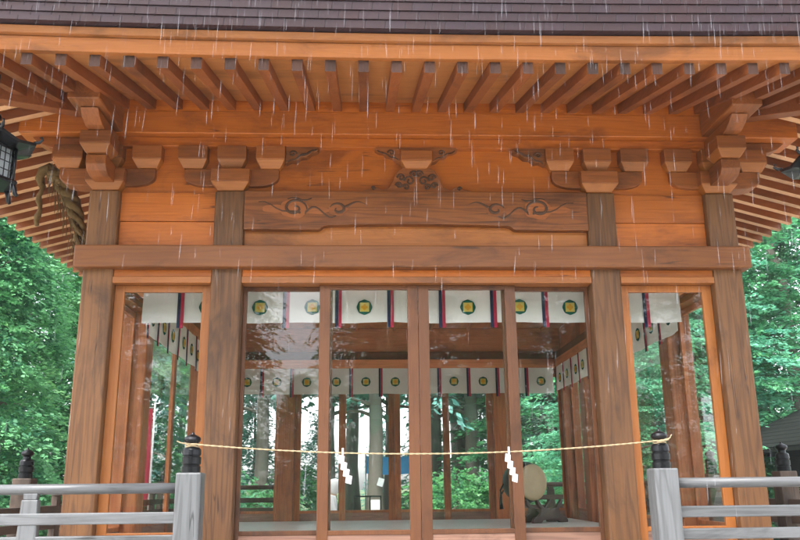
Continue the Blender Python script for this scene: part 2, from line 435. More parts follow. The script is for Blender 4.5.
        half = [(.0, 4.402), (.34, 4.402), (.355, 4.385), (.32, 4.362), (.28, 4.358), (.25, 4.325), (.20, 4.315), (.17, 4.28), (.14, 4.27), (.0, 4.27)]
        mb = MB(); mb.prism([(-x, z) for x, z in half[::-1]] + half[1:-1], -.115, -.03, 'xz', 0, M)
        wg = obj('carved_wing', mb, wood('bracket', a), fg, .004)
        mb = MB(); L = []
        for s in (-1, 1):
            L.append(([(s*(.215+.03*cos(q*.55)*(1-q/16)), 4.352+.026*sin(q*.55)*(1-q/16)) for q in range(14)], .0055))
            L.append(([(s*(.16+.017*q), 4.29+.008*q+.006*sin(q*1.3)) for q in range(11)], .0045))
            for cxx, czz, rr in ((.06, 4.10, .045), (.13, 4.13, .035), (.02, 4.16, .035), (.15, 4.06, .03), (.09, 4.045, .03), (.365, 4.034, .016)):
                L.append(([(s*(cxx+rr*cos(q*.6)*(1-q/16)), czz+rr*sin(q*.6)*(1-q/16)) for q in range(14)], .006))
        for ln in L:
            mb = MB(); add_lines(mb, M, [ln], -.104 if ln[0][0][1] < 4.27 and abs(ln[0][0][0]) < .4 else -.115); obj('carved_scroll', mb, wood('carved', a), fg)
    # glazing -----------------------------------------------------------------
    def leafdoor(u0, u1, w, kind, st=.088, top=.035, st_mat='stile', z0=1.062, z1=3.2035, zk=1.276, kick=True):
        mb = MB(); d = .02
        mb.box(u0, u0+st, w-d, w+d, z0, z1, 0, M); mb.box(u1-st, u1, w-d, w+d, z0, z1, 0, M)
        mb.box(u0+st, u1-st, w-d+.002, w+d-.002, z1-top, z1, 0, M)
        mb.box(u0+st, u1-st, w-d+.002, w+d-.002, zk-.035, zk, 0, M); mb.box(u0+st, u1-st, w-d+.002, w+d-.002, z0, z0+.03, 0, M)
        dr = obj(kind, mb, wood(st_mat, 'z'), hall, .003)
        mb = MB(); mb.box(u0+st-.01, u1-st+.01, w-.003, w+.003, zk-.01, z1-top+.01, 0, M); obj('pane', mb, glass(), dr)
        mb = MB(); mb.box(u0+st-.008, u1-st+.008, w-.012, w+.012, z0+.028, zk-.03, 0, M); obj('kick_panel', mb, wood('burl', a), dr)
        return dr
    g = I - CW
    inside = 'stile' if side == 'front' else 'timber'
    if side in ('left', 'right'):
        leafdoor(-g+.002, -.0015, .0, 'glass_door', .05, .035, 'timber'); leafdoor(.0015, g-.002, .0, 'glass_door', .05, .035, 'timber')
    else:
      leafdoor(-g+.002, -.703, .03, 'glass_door', .088 if side != 'front' else .03, .035, inside); leafdoor(.703, g-.002, .03, 'glass_door', .088 if side != 'front' else .03, .035, inside)
      leafdoor(-.806, -.0015, -.03, 'glass_door', .086, .035, inside); leafdoor(.0015, .806, -.03, 'glass_door', .086, .035, inside)
    for s in (-1, 1):
        u0, u1 = sorted((s*(I+CW+.002), s*(H-CW-.002)))
        leafdoor(u0, u1, -.02, 'fixed_window', .078 if side == 'front' else .035, .055, 'jamb' if side == 'front' else 'timber')

# interior shell
mb = MB(); mb.box(-B+CW+.01, B-CW-.01, .14, 2*HD-.14, FLOOR-.12, FLOOR)
m, t, out = nt('tatami'); v = coords(t, rand=False)
wv = noise(t, coords(t, (4, 180, 1), False), 1, 2); n = noise(t, v, 3, 4)
c = mixc(t, n, (.58, .57, .53), (.48, .47, .43)); c = mixc(t, math_n(t, 'MULTIPLY', wv, .3), c, (.30, .30, .27))
principled(t, out, c, .38, 0, .5, wv, .1, .003)
obj('interior_floor', mb, m, hall, .004)
mb = MB(); mb.box(-B+CW+.01, B-CW-.01, .14, 2*HD-.14, 3.86, 3.90); obj('ceiling', mb, wood('inner', 'y'), hall)
for k in range(9):
    x = -2.2 + k*.55
    mb = MB(); mb.box(x-.02, x+.02, .145, 2*HD-.145, 3.825, 3.859); obj('ceiling_batten', mb, wood('inner', 'y'), hall)
for (x0, x1, y0, y1, a) in ((-B+.26, B-.26, .245, .33, 'x'), (-B+.26, B-.26, 2*HD-.33, 2*HD-.245, 'x'), (-B+.17, -B+.255, .34, 2*HD-.34, 'y'), (B-.255, B-.17, .34, 2*HD-.34, 'y')):
    mb = MB(); mb.box(x0, x1, y0, y1, 3.245, 3.37); obj('interior_beam', mb, wood('inner', a), hall, .006)
for (x0, x1, y0, y1, a) in ((-B+.13, B-.13, 2*HD-.125, 2*HD-.085, 'x'), (-B+.13, B-.13, .085, .125, 'x'), (-B+.08, -B+.12, .14, 2*HD-.14, 'y'), (B-.12, B-.08, .14, 2*HD-.14, 'y')):
    mb = MB(); mb.box(x0, x1, y0, y1, 3.372, 3.858); obj('interior_board', mb, wood('inner', a), hall)

# ------------------------------------------------------------------ rafters, soffit, eave edge, roof
def rz(w, u): return 4.31 + SL*(w+OUT) + lift(u)*max(0, min(1, -w/OUT))   # underside of a rafter at outward offset w (negative = out)
RW, RH = .036, .085
def rafter_mb(mb, M, H, u):
    over = max(0, abs(u) - H)
    w_in = .16 if over == 0 else -over + .03
    w_in = min(w_in, .16)
    if w_in < -OUT+.12: return False
    def ring(w):
        z = rz(w, u); return [(u-RW, w, z), (u+RW, w, z), (u+RW, w, z+RH), (u-RW, w, z+RH)]
    wm = (w_in-OUT)/2
    vs = ring(-OUT) + ring(wm) + ring(w_in)
    fs = []
    for r in (0, 4): fs += [(r+k, r+4+k, r+4+(k+1) % 4, r+(k+1) % 4) for k in range(1, 4)]
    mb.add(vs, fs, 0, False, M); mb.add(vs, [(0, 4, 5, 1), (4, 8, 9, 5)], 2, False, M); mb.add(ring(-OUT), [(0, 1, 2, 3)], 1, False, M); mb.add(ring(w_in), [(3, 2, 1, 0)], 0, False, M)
    return True
rest = MB()
for side, (M, H, I) in SIDES.items():
    L = H + OUT - .06; step = .2245
    off = 0 if side in ('front', 'back') else .07
    k0 = int(L/step)
    for k in range(-k0, k0+1):
        u = k*step + off
        if abs(u) > L: continue
        y = (M @ Vector((u, 0, 0))).y
        if side == 'back' or (side in ('left', 'right') and y > 5.3): rafter_mb(rest, M, H, u); continue
        mb = MB()
        if rafter_mb(mb, M, H, u):
            obj('rafter', mb, [wood('rafter', 'y' if side == 'front' else 'x'), wood('endgrain', 'z'), wood('rafter', 'y') if side == 'front' else wood('lit_underside', 'x')], hall, 0)
obj('rafter', rest, [wood('rafter', 'y'), wood('endgrain', 'z'), wood('lit_underside', 'x')], hall, kind='stuff')
# strips that run round the eave with mitred corners
def eave_strip(mb, M, H, prof, mi=0, n=28):
    """prof: closed (w, z) outline, w negative outwards; z gets the corner lift"""
    vs = []; fs = []; m_ = len(prof)
    for i in range(n+1):
        tt = -1 + 2*i/n
        for w, z in prof:
            u = tt*(H - w); vs.append((u, w, z + lift(u)*max(0, min(1.2, -w/OUT))))
    for i in range(n):
        for k in range(m_):
            fs.append((i*m_+k, i*m_+(k+1) % m_, (i+1)*m_+(k+1) % m_, (i+1)*m_+k))
    mb.add(vs, fs, mi, False, M)
m, t, out = nt('copper_shingle')
tc = t.nodes.new('ShaderNodeTexCoord'); sep = t.nodes.new('ShaderNodeSeparateXYZ'); t.links.new(tc.outputs['Object'], sep.inputs[0])
xy = math_n(t, 'ADD', sep.outputs[0], sep.outputs[1])
row = math_n(t, 'FLOOR', math_n(t, 'MULTIPLY', sep.outputs[2], 1/.06))
ph = math_n(t, 'ADD', math_n(t, 'MULTIPLY', xy, 7.5), math_n(t, 'MULTIPLY', row, .43))
fr = math_n(t, 'FRACT', ph); joint = ramp(t, math_n(t, 'ABSOLUTE', math_n(t, 'SUBTRACT', fr, .5)), .46, .5)
idn = t.nodes.new('ShaderNodeTexWhiteNoise'); idn.noise_dimensions = '2D'
cmb = t.nodes.new('ShaderNodeCombineXYZ'); t.links.new(math_n(t, 'FLOOR', ph), cmb.inputs[0]); t.links.new(row, cmb.inputs[1]); t.links.new(cmb.outputs[0], idn.inputs['Vector'])
n = noise(t, coords(t, rand=False), 3, 5, .6)
c = mixc(t, n, (.046, .021, .023), (.022, .011, .0125)); c = mixc(t, math_n(t, 'MULTIPLY', idn.outputs[0], .45), c, (.034, .024, .033))
c = mixc(t, math_n(t, 'MULTIPLY', joint, .7), c, (.015, .01, .012))
principled(t, out, c, .5, .0, .25, math_n(t, 'SUBTRACT', n, joint), .5, .008); M_copper = m
for side, (M, H, I) in SIDES.items():
    a = ax(side)
    zt = 4.31 + RH
    mb = MB(); eave_strip(mb, M, H, [(.15, rz(.15, 0)+RH+.001), (-OUT+.02, zt+.006), (-OUT+.02, zt+.03), (.15, rz(.15, 0)+RH+.03)]); obj('soffit', mb, wood('soffit', a), hall)
    mb = MB(); eave_strip(mb, M, H, [(-OUT-.035, zt+.001), (-OUT-.062, 4.488), (-OUT+.03, 4.488), (-OUT+.015, zt+.001)]); obj('eave_board', mb, wood('fascia', a), hall, .004)
    mb = MB(); eave_strip(mb, M, H, [(-OUT-.095, 4.491), (-OUT-.115, 4.536), (-OUT+.03, 4.536), (-OUT+.03, 4.491)]); obj('eave_board', mb, wood('lip', a), hall, .004)
    mb = MB()
    for k in range(6):
        w = -OUT - .165 - .014*k; z = 4.540 + .06*k
        eave_strip(mb, M, H, [(w, z+.004), (w-.006, z+.0585), (-OUT+.1, z+.0585), (-OUT+.1, z+.004)])
    obj('roof_edge', mb, M_copper, hall)
# hip rafters
for sx, sy in ((-1, -1), (1, -1), (-1, 1), (1, 1)):
    cx, cy = sx*B, (0 if sy < 0 else 2*HD)
    ang = math.atan2(sy, sx)
    MM = Matrix.Translation((cx, cy, 0)) @ Matrix.Rotation(ang, 4, 'Z')
    mb = MB(); L = (OUT+.0)*math.sqrt(2)
    pts = []
    for k in range(9):
        d = .05 + (L-.05)*k/8; u = B + d/math.sqrt(2); pts.append((d, rz(-d/math.sqrt(2), u) - .07))
    top = [(d, z+.16) for d, z in pts[::-1]]
    mb.prism(pts + top, -.06, .06, 'xz', 0, MM); obj('hip_rafter', mb, wood('rafter', 'x'), hall, .006)
# roof slopes: concave hipped surface, with a ridge
mb = MB(); vs = []; fs = []
N = 10
def roof_ring(k):
    f = k/N; e = OUT + .25; s = 1 - f*.8
    hx = (B+e)*s; hy = (HD+e)*(1-f) if k < N else .02
    hx = max(hx, .9)
    return hx, max(hy, .02), 4.902 + 2.5*f**1.25
for k in range(N+1):
    hx, hy, z = roof_ring(k)
    n_ = 10
    for (x0, y0, x1, y1) in ((-hx, -hy, hx, -hy), (hx, -hy, hx, hy), (hx, hy, -hx, hy), (-hx, hy, -hx, -hy)):
        for i in range(n_):
            q = i/n_; x = x0+(x1-x0)*q; y = y0+(y1-y0)*q
            u = (q*2-1)*4.4; vs.append((x, YC+y, z + lift(u)*1.2*(1-k/N)**2))
m_ = 40
for k in range(N):
    for i in range(m_): fs.append((k*m_+i, k*m_+(i+1) % m_, (k+1)*m_+(i+1) % m_, (k+1)*m_+i))
mb.add(vs, fs); obj('roof', mb, M_copper, hall)
mb = MB(); mb.box(-1.15, 1.15, YC-.14, YC+.14, 7.38, 7.72); obj('roof_ridge', mb, M_copper, hall, .03)

# veranda and steps
VX, VY0, VY1 = 3.6, -1.02, 2*HD + 1.02
for k in range(24):
    y0 = VY0 + (VY1-VY0)*k/24
    mb = MB(); mb.box(-VX, VX, y0+.004, y0+(VY1-VY0)/24-.004, DECK-.05, DECK-.001); obj('deck_board', mb, wood('deck', 'x'), hall, .004)
mb = MB(); mb.box(-VX+.08, VX-.08, VY0+.08, VY1-.08, DECK-.22, DECK-.052); obj('deck_frame', mb, wood('greydark', 'x'), hall, .006)
for x in (-3.3, -1.6, 0, 1.6, 3.3):
    for y in (-.85, VY1-.17):
        mb = MB(); mb.box(x-.07, x+.07, y-.07, y+.07, 0, DECK-.222); obj('deck_post', mb, wood('greydark', 'z'), hall, .006)
for back in (0, 1):
    for k in range(4):
        z = DECK - .2*(k+1); y0 = VY0 - .01 - .3*k
        yy = (y0-.32, y0) if not back else (2*YC-y0, 2*YC-y0+.32)
        mb = MB(); mb.box(-1.45, 1.45, yy[0], yy[1], z-.06, z); obj('step', mb, wood('deck', 'x'), hall, .006)
        mb = MB(); mb.box(-1.42, 1.42, *((yy[1]-.04, yy[1]) if not back else (yy[0], yy[0]+.04)), max(0, z-.2), z-.062); obj('riser', mb, wood('deck', 'x'), hall)

# ------------------------------------------------------------------ railings
black = plain('black_metal', (.012, .012, .014), .28, .6, .3, 20, .05)
RY, RX, PW = -.92, 3.478, .083
FIN = [(.0, 1.698), (.062, 1.699), (.062, 1.74), (.056, 1.745), (.056, 1.752), (.063, 1.757), (.063, 1.80), (.056, 1.805), (.056, 1.812), (.062, 1.816), (.06, 1.85), (.052, 1.862), (.036, 1.868), (.034, 1.888), (.04, 1.894), (.052, 1.905), (.056, 1.918), (.05, 1.934), (.03, 1.946), (.014, 1.952), (.009, 1.962), (.0, 1.972)]
def railing(s, label):
    r = empty('railing', (s*RX, YC, DECK), label, 'railing')
    posts = [(1.6, RY), (RX, RY), (RX, 1.1), (RX, 2.75), (RX, 4.4), (RX, 2*YC-RY), (1.6, 2*YC-RY)]
    for i, (x, y) in enumerate(posts):
        mt = wood('grey', 'z') if i < 2 else wood('greydark', 'z')
        mb = MB(); mb.box(s*x-PW, s*x+PW, y-PW, y+PW, DECK, 1.70); p = obj('post', mb, mt, r, .01)
        mb = MB(); mb.lathe(FIN, s*x, y, 40, 0, None, False); obj('finial', mb, black, p)
    for i in range(len(posts)-1):
        (x0, y0), (x1, y1) = posts[i], posts[i+1]
        g = 'grey' if i == 0 else 'greydark'
        d = Vector((s*x1-s*x0, y1-y0, 0)); L = d.length; d.normalize(); n_ = Vector((-d.y, d.x, 0))
        p0 = Vector((s*x0, y0, 0)) + d*PW; p1 = Vector((s*x1, y1, 0)) - d*PW
        a = 'x' if abs(d.x) > .5 else 'y'
        mb = MB(); mb.tube([p0+Vector((0, 0, 1.602)), p1+Vector((0, 0, 1.602))], .034, 14); obj('top_rail', mb, wood(g, a), r)
        for nm, z0, z1, h in (('middle_rail', 1.377, 1.45, .036), ('lower_rail', 1.235, 1.305, .03)):
            mb = MB(); q = [p0-n_*h, p1-n_*h, p1+n_*h, p0+n_*h]
            mb.prism([(v_.x, v_.y) for v_ in q], z0, z1, 'xy'); obj(nm, mb, wood(g, a), r, .006)
        m_ = 1 if L < 2 else 2
        fr_ = [.55] if i in (0, 5) else [(k+1)/(m_+1) for k in range(m_)]
        for f in fr_:
            c = Vector((s*x0, y0, 0)).lerp(Vector((s*x1, y1, 0)), f)
            mb = MB(); mb.frustum(c.x, c.y, DECK, 1.536, .155, .066, .105, .06) if a == 'x' else mb.frustum(c.x, c.y, DECK, 1.536, .066, .155, .06, .105)
            mb.frustum(c.x, c.y, 1.536, 1.578, .085, .05, .095, .05)
            obj('strut', mb, wood(g, 'z'), r, .006)
    return r
railing(-1, 'grey weathered veranda railing on the left with black capped posts')
railing(1, 'grey weathered veranda railing on the right with black capped posts')

# ------------------------------------------------------------------ curtains
M_white = cloth('white_cloth', (.82, .80, .76)); M_navy = cloth('navy_cloth', (.035, .035, .085)); M_red = cloth('crimson_cloth', (.50, .03, .075))
M_green = cloth('crest_green', (.015, .12, .085)); M_yel = cloth('crest_yellow', (.72, .60, .14)); M_org = cloth('crest_orange', (.78, .42, .03))
def curtain(M, half, z0, z1, space, label, nq):
    c = M @ Vector((0, 0, z0))
    r = empty('curtain', c, label, 'curtain')
    rip = lambda u, z: (.013*sin(u*9.3+1+.8*sin(u*2.1)) + .008*sin(u*4.1+half*3))*(.25+.75*(z1-z)/(z1-z0)) + .004*sin(u*23+3*z)
    mb = MB(); vs = []; fs = []; nu, nz = nq, 6
    for j in range(nz+1):
        z = z0 + (z1-z0)*j/nz
        for i in range(nu+1):
            u = -half+2*half*i/nu; vs.append((u, rip(u, z), z - .004*sin(u*7)*(j == 0)))
    nn = len(vs); vs += [(x, y+.003, z) for x, y, z in vs]
    for j in range(nz):
        for i in range(nu):
            q = j*(nu+1)+i; fs.append((q, q+1, q+nu+2, q+nu+1)); fs.append((q+nn, q+nu+1+nn, q+nu+2+nn, q+1+nn))
    mb.add(vs, fs, 0, True, M); obj('cloth', mb, M_white, r)
    kk = int(half/space)+1
    for k in range(-kk, kk+1):
        u = .008 + space*(k+.5)
        if abs(u) < half-.03:
            mb = MB()
            for x0, x1, mi in ((-.028, -.0005, 0), (.0005, .028, 1)):
                vs = []; fs = []
                for j in range(8):
                    z = z1 - (z1 - z0 + .045)*j/7
                    y = rip(u, max(z, z0)) - .011
                    vs += [(u+x0, y, z), (u+x1, y, z), (u+x1, y+.003, z), (u+x0, y+.003, z)]
                for j in range(7): fs += [(j*4+q, j*4+4+q, j*4+4+(q+1) % 4, j*4+(q+1) % 4) for q in range(4)]
                fs += [(3, 2, 1, 0), (28, 29, 30, 31)]
                mb.add(vs, fs, mi, False, M)
            obj('ribbon', mb, [M_navy, M_red], r)
        u = .008 + space*k
        if abs(u) < half-.1:
            mb = MB(); cz = z0 + (z1-z0)*.47; y = rip(u, cz) - .010; R = .066
            pts = [(u + (R+.0016*cos(8*q*2*pi/48))*cos(q*2*pi/48), cz + (R+.0016*cos(8*q*2*pi/48))*sin(q*2*pi/48)) for q in range(48)]
            mb.prism(pts, y, y+.0025, 'xz', 0, M)
            e_ = .040; mb.box(u-e_, u+e_, y-.0016, y-.0002, cz-e_, cz+e_, 1, M)
            for dx, dz in ((0, 0), (.016, 0), (-.016, 0), (0, .016), (0, -.016)):
                pts = [(u+dx+.013*cos(q*pi/8), cz+dz+.013*sin(q*pi/8)) for q in range(16)]
                mb.prism(pts, y-.003-.0003*(dx != 0)-.0006*(dz != 0), y-.0018, 'xz', 2, M)
            obj('crest', mb, [M_green, M_yel, M_org], r)
curtain(Matrix.Translation((0, .3, 0)), 2.325, 2.958, 3.243, .4475, 'white shrine curtain with crests hung just inside the front glass doors', 120)
curtain(Matrix.Translation((0, 5.18, 0)), 2.3, 2.878, 3.243, .4225, 'white shrine curtain with crests hung along the far wall of the hall', 90)
curtain(Matrix.Translation((-2.33, YC, 0)) @ Matrix.Rotation(pi/2, 4, 'Z'), 2.35, 2.9, 3.243, .4225, 'white ribboned curtain hung along the left wall inside the hall', 90)
curtain(Matrix.Translation((2.33, YC, 0)) @ Matrix.Rotation(-pi/2, 4, 'Z'), 2.35, 2.9, 3.243, .4225, 'white ribboned curtain hung along the right wall above the drum', 90)

# ------------------------------------------------------------------ rope and paper streamers
M_rope = plain('straw_rope', (.34, .26, .15), .8, 0, .25, 60, .4)
mb = MB(); path = []
P0, P1 = Vector((-1.6, -.985, 1.886)), Vector((1.6, -.985, 1.886))
for strand in (0, 1):
    path = []; n_ = 240
    for k in range(n_+1):
        f = k/n_; p = P0.lerp(P1, f); p.z -= .078*(1-(2*f-1)**2)
        a = k*.95 + strand*pi; path.append((p.x, p.y + .0025*cos(a), p.z + .0025*sin(a)))
    mb.tube(path, .0036, 5)
for s in (-1, 1):
    ring = [(s*1.6 + .042*cos(q*2*pi/16), -.92 + .046*sin(q*2*pi/16)-.0, 1.884 + .004*sin(q)) for q in range(17)]
    mb.tube(ring, .005, 6)
    ring = [(s*1.6 + .042*cos(q*2*pi/16), -.92 + .046*sin(q*2*pi/16), 1.871 + .004*cos(q)) for q in range(17)]
    mb.tube(ring, .005, 6)
mb.tube([(-1.6, -.985, 1.885), (-1.66, -.99, 1.892), (-1.69, -.985, 1.905)], [.005, .0045, .003], 6)
mb.tube([(1.6, -.985, 1.885), (1.65, -.99, 1.90), (1.665, -.985, 1.925)], [.005, .0045, .003], 6)
mb.tube([(1.56, -.985, 1.875), (1.64, -.995, 1.89)], .006, 6)
obj('rope', mb, M_rope, None, label='thin tan straw rope strung between the two black capped posts', cat='rope')
M_paper = cloth('white_paper', (.82, .82, .82), .03)
def shide(x, z, yaw, label):
    mb = MB(); w = .046; h = .062; th = .0012
    M_ = Matrix.Translation((x, -.995, z)) @ Matrix.Rotation(yaw, 4, 'Z') @ Matrix.Scale(.86, 4)
    mb.box(-.008, .008, -th, th, -.02, .035, 0, M_)
    for k in range(4):
        x0 = -.03 + .021*k; zt = -.015 - .05*k
        q = [(x0, zt), (x0+w, zt-.012), (x0+w-.008, zt-h-.012), (x0-.008, zt-h)]
        mb.prism(q, -th + .004*k, th + .004*k, 'xz', 0, M_)
    return obj('paper_streamer', mb, M_paper, None, label=label, cat='paper streamer', group='paper streamers on the rope')
shide(-.585, 1.82, .25, 'zigzag white paper streamer on the rope left of the centre doors')
shide(.535, 1.82, .35, 'zigzag white paper streamer on the rope in front of the drum')

# ------------------------------------------------------------------ drum
D = Matrix.Translation((1.74, 4.25, 1.63)) @ Matrix.Rotation(radians(-61), 4, 'Z') @ Matrix.Rotation(pi/2, 4, 'Y')   # local z = axis
drum = empty('drum', (1.6, 4.4, FLOOR), 'big barrel drum with pale skin on a dark scrolled stand inside the hall', 'drum')
prof = [(.0, -.36), (.215, -.36), (.225, -.35)] + [(.225+.045*sin(pi*k/12), -.35+.35*k/12) for k in range(1, 12)] + [(.225, .0), (.215, .004)]
mb = MB(); mb.lathe(prof[1:], 0, 0, 32, 0, D); obj('barrel', mb, plain('drum_lacquer', (.022, .012, .01), .4, 0, .3, 6, .05), drum)
mb = MB(); mb.lathe([(.226, -.028), (.229, -.02), (.229, .004), (.224, .012), (.19, .013), (.0, .013)], 0, 0, 32, 0, D)
obj('drum_skin', mb, plain('rawhide', (.42, .31, .17), .6, 0, .2, 5, .1), drum)
mb = MB()
for k in range(22):
    a = k/22*2*pi; mb.lathe([(.007, 0), (.006, .006), (.0, .009)], 0, 0, 6, 0, D @ Matrix.Rotation(a, 4, 'Z') @ Matrix.Translation((.228, 0, -.045)) @ Matrix.Rotation(pi/2, 4, 'Y'))
obj('studs', mb, black, drum)
mb = MB(); mb.tube([(.02, -.245, -.3), (.1, -.30, -.3), (.14, -.28, -.3), (.1, -.25, -.3)], .012, 8, 0, D); mb.tube([(.12, -.29, -.3), (.24, -.30, -.3), (.33, -.29, -.3)], [.012, .02, .03], 8, 0, D); obj('ring_tassel', mb, black, drum)
S = Matrix.Translation((1.74, 4.25, 0)) @ Matrix.Rotation(radians(-61), 4, 'Z')
mdk = plain('stand_dark', (.045, .02, .012), .4, 0, .3, 8, .1)
for yo in (-.08, -.29):
    half = [(0, 1.30), (.10, 1.32), (.15, 1.37), (.19, 1.42), (.215, 1.41), (.20, 1.36), (.15, 1.31), (.16, 1.25), (.22, 1.21), (.26, 1.20), (.285, 1.17), (.285, FLOOR+.001), (.15, FLOOR+.001), (.12, 1.17), (0, 1.18)]
    mb = MB(); mb.prism([(-x, z) for x, z in half[::-1]] + half[1:-1], yo-.025, yo+.025, 'xz', 0, Matrix.Translation((1.74, 4.25, 0)) @ Matrix.Rotation(radians(-61+90), 4, 'Z')); obj('stand_frame', mb, mdk, drum, .006)
R2 = Matrix.Translation((1.74, 4.25, 0)) @ Matrix.Rotation(radians(-61+90), 4, 'Z')
for z in (1.2, 1.29):
    mb = MB(); mb.box(-.06, .06, -.26, -.11, z-.025, z+.02, 0, R2); obj('stand_bar', mb, mdk, drum, .004)

# ------------------------------------------------------------------ hanging lanterns
def lantern(cx, cy, label, rot=0, zb=3.61):
    r = empty('hanging_lantern', (cx, cy, zb), label, 'lantern')
    MM = Matrix.Translation((cx, cy, zb)) @ Matrix.Rotation(rot, 4, 'Z')
    n = 6
    # roof: hexagonal, concave, with upturned corners
    vs = []; fs = []; rings = [(.04, .46), (.09, .41), (.16, .36), (.24, .325), (.30, .315), (.295, .295), (.15, .29)]
    for ri, (rr, z) in enumerate(rings):
        for k in range(12):
            a = k*pi/6; cr = (k % 2 == 0)
            q = rr if cr else rr*cos(pi/6)
            vs.append((q*cos(a), q*sin(a), z + (.03*max(0, (rr-.15)/.15) if cr else 0)))
    for i in range(len(rings)-1):
        for k in range(12): fs.append((i*12+k, (i+1)*12+k, (i+1)*12+(k+1) % 12, i*12+(k+1) % 12))
    fs.append(list(range(12))); fs.append(list(range((len(rings)-1)*12+11, (len(rings)-1)*12-1, -1)))
    mb = MB(); mb.add(vs, fs, 0, False, MM)
    for k in range(6):
        a = k*pi/3; p = [(rr*cos(a), rr*sin(a), z) for rr, z in ((.28, .345), (.315, .35), (.335, .37), (.33, .39), (.315, .385))]
        mb.tube(p, [.012, .012, .01, .008, .005], 6, 0, MM)
    obj('lantern_roof', mb, black, r)
    mb = MB(); mb.lathe([(.04, .455), (.05, .48), (.03, .50), (.045, .53), (.03, .56), (.008, .58)], 0, 0, 14, 0, MM)
    mb.tube([(.02*cos(q*pi/8), 0, .595+.02*sin(q*pi/8)) for q in range(17)], .005, 6, 0, MM)
    mb.tube([(0, 0, .61), (0, 0, 4.33 + SL*(OUT+cy) - zb + .03)], .005, 6, 0, MM); obj('hanger', mb, black, r)
    # body frame: corner bars, top and bottom plates, lattice
    mb = MB()
    for k in range(6):
        a = k*pi/3; x, y = .165*cos(a), .165*sin(a)
        mb.tube([(x, y, .05), (x, y, .295)], .012, 6, 0, MM)
        a2 = a + pi/3; x2, y2 = .165*cos(a2), .165*sin(a2)
        for q in (.25, .5, .75): mb.tube([(x+(x2-x)*q, y+(y2-y)*q, .06), (x+(x2-x)*q, y+(y2-y)*q, .29)], .004, 5, 0, MM)
        for z in (.06, .12, .18, .24, .285): mb.tube([(x, y, z), (x2, y2, z)], .006 if z in (.06, .285) else .004, 5, 0, MM)
    mb.lathe([(.19, .03), (.2, .045), (.19, .06)], 0, 0, 6, 0, MM, False)
    obj('lantern_body', mb, black, r)
    mb = MB(); mb.lathe([(.14, .06), (.14, .285)], 0, 0, 6, 0, MM, False); obj('paper_lining', mb, plain('lining', (.32, .34, .36), .6, 0, .1), r)
    for k in range(6):
        a = k*pi/3; mb = MB()
        p = [(q*cos(a), q*sin(a), z) for q, z in ((.17, .035), (.18, .0), (.19, -.035), (.205, -.05))]
        mb.tube(p, [.02, .016, .017, .012], 6, 0, MM); obj('foot', mb, black, r)
lantern(-3.04, -1.2, 'black metal hanging lantern with lattice sides at the left end of the eave', .08)
lantern(2.90, -1.2, 'black metal hanging lantern cut off at the right edge of the photo', radians(30), 3.50)

# ------------------------------------------------------------------ old straw rope hanging behind the left corner
m_straw = plain('old_straw', (.13, .076, .024), .9, 0, .6, 28, .9)
mb = MB()
for s_ in range(3):
    path = []; rad = []
    for k in range(46):
        f = k/45
        c = Vector((-3.22, .33, 4.36)).lerp(Vector((-2.93, .42, 3.64)), f) + Vector((.05*sin(f*pi), 0, .05*sin(f*pi*.7)))
        if f < .12: c.z -= .35*(.12-f); 
        a = f*13 + s_*2*pi/3
        path.append(c + Vector((.031*cos(a), .031*sin(a), .018*cos(a)))); rad.append((.042 if s_ else .037)*(.65+.5*sin(pi*min(1, f*1.3+.1)))+.004*sin(k*2.1+s_))
    mb.tube(path, rad, 8)
mb.tube([(-3.19, .33, 4.33), (-3.24, .33, 4.37), (-3.30, .33, 4.34), (-3.32, .34, 4.27), (-3.30, .34, 4.2)], [.035, .045, .045, .04, .025], 8)
for q in range(140):
    f = RND.random(); c = Vector((-3.22, .33, 4.36)).lerp(Vector((-2.93, .42, 3.64)), f)
    d = Vector((RND.gauss(0, 1), RND.gauss(0, 1), RND.gauss(-.3, 1))).normalized()
    p = c + d*.06; mb.tube([p, p + d*.03 + Vector((.02, 0, -.05)), p + d*.045 + Vector((.035, 0, -.12))], [.004, .003, .001], 4)
st = empty('straw_rope', (-3.1, .38, 3.6), 'thick brown twisted old straw rope hanging beside the left corner column', 'straw rope')
obj('twisted_rope', mb, m_straw, st)
mb = MB(); mb.tube([(-3.30+.012*sin(k*1.4), .34, 4.24-.045*k) for k in range(10)], [.024+.006*sin(k*2) for k in range(10)], 7); obj('hanging_tail', mb, m_straw, st)
mb = MB(); mb.tube([(-3.18, .36, 4.385), (-2.97, .38, 4.44)], .012, 8); obj('bamboo_pin', mb, plain('bamboo', (.50, .33, .14), .5), st)

# ------------------------------------------------------------------ foliage
def spray_faces(V, F, AGE, p, d, L, W, n, leafs, rnd, droop):
    """flat fan of small leaves along direction d, drooping at the tip"""
    d = d.normalized(); side = d.cross(Vector((0, 0, 1)))
    if side.length < .1: side = Vector((1, 0, 0))
    side.normalize(); up = side.cross(d)
    for k in range(n):
        s = rnd.random()**.8; w = (rnd.random()*2-1)*W*(1-.65*s)*(.4+s*1.0 if s < .5 else 1)
        c = p + d*(s*L) + side*w + up*(rnd.gauss(0, .035)*L) - Vector((0, 0, droop*L*s*s + droop*.6*abs(w)))
        sz = leafs*(.6+.8*rnd.random())
        a = (d + side*(w/W*1.1 + rnd.gauss(0, .35)) + Vector((0, 0, rnd.gauss(-.25, .25)))).normalized()
        b = a.cross(Vector((rnd.gauss(0, .45), rnd.gauss(0, .45), 1))).normalized()
        o = len(V); a = a*sz; b = b*sz*.42
        V += [c - a*.5, c + b, c + a*.9, c - b]; F.append((o, o+1, o+2, o+3))
        AGE.append(min(1, max(0, .12 + .75*s + rnd.gauss(0, .16))))
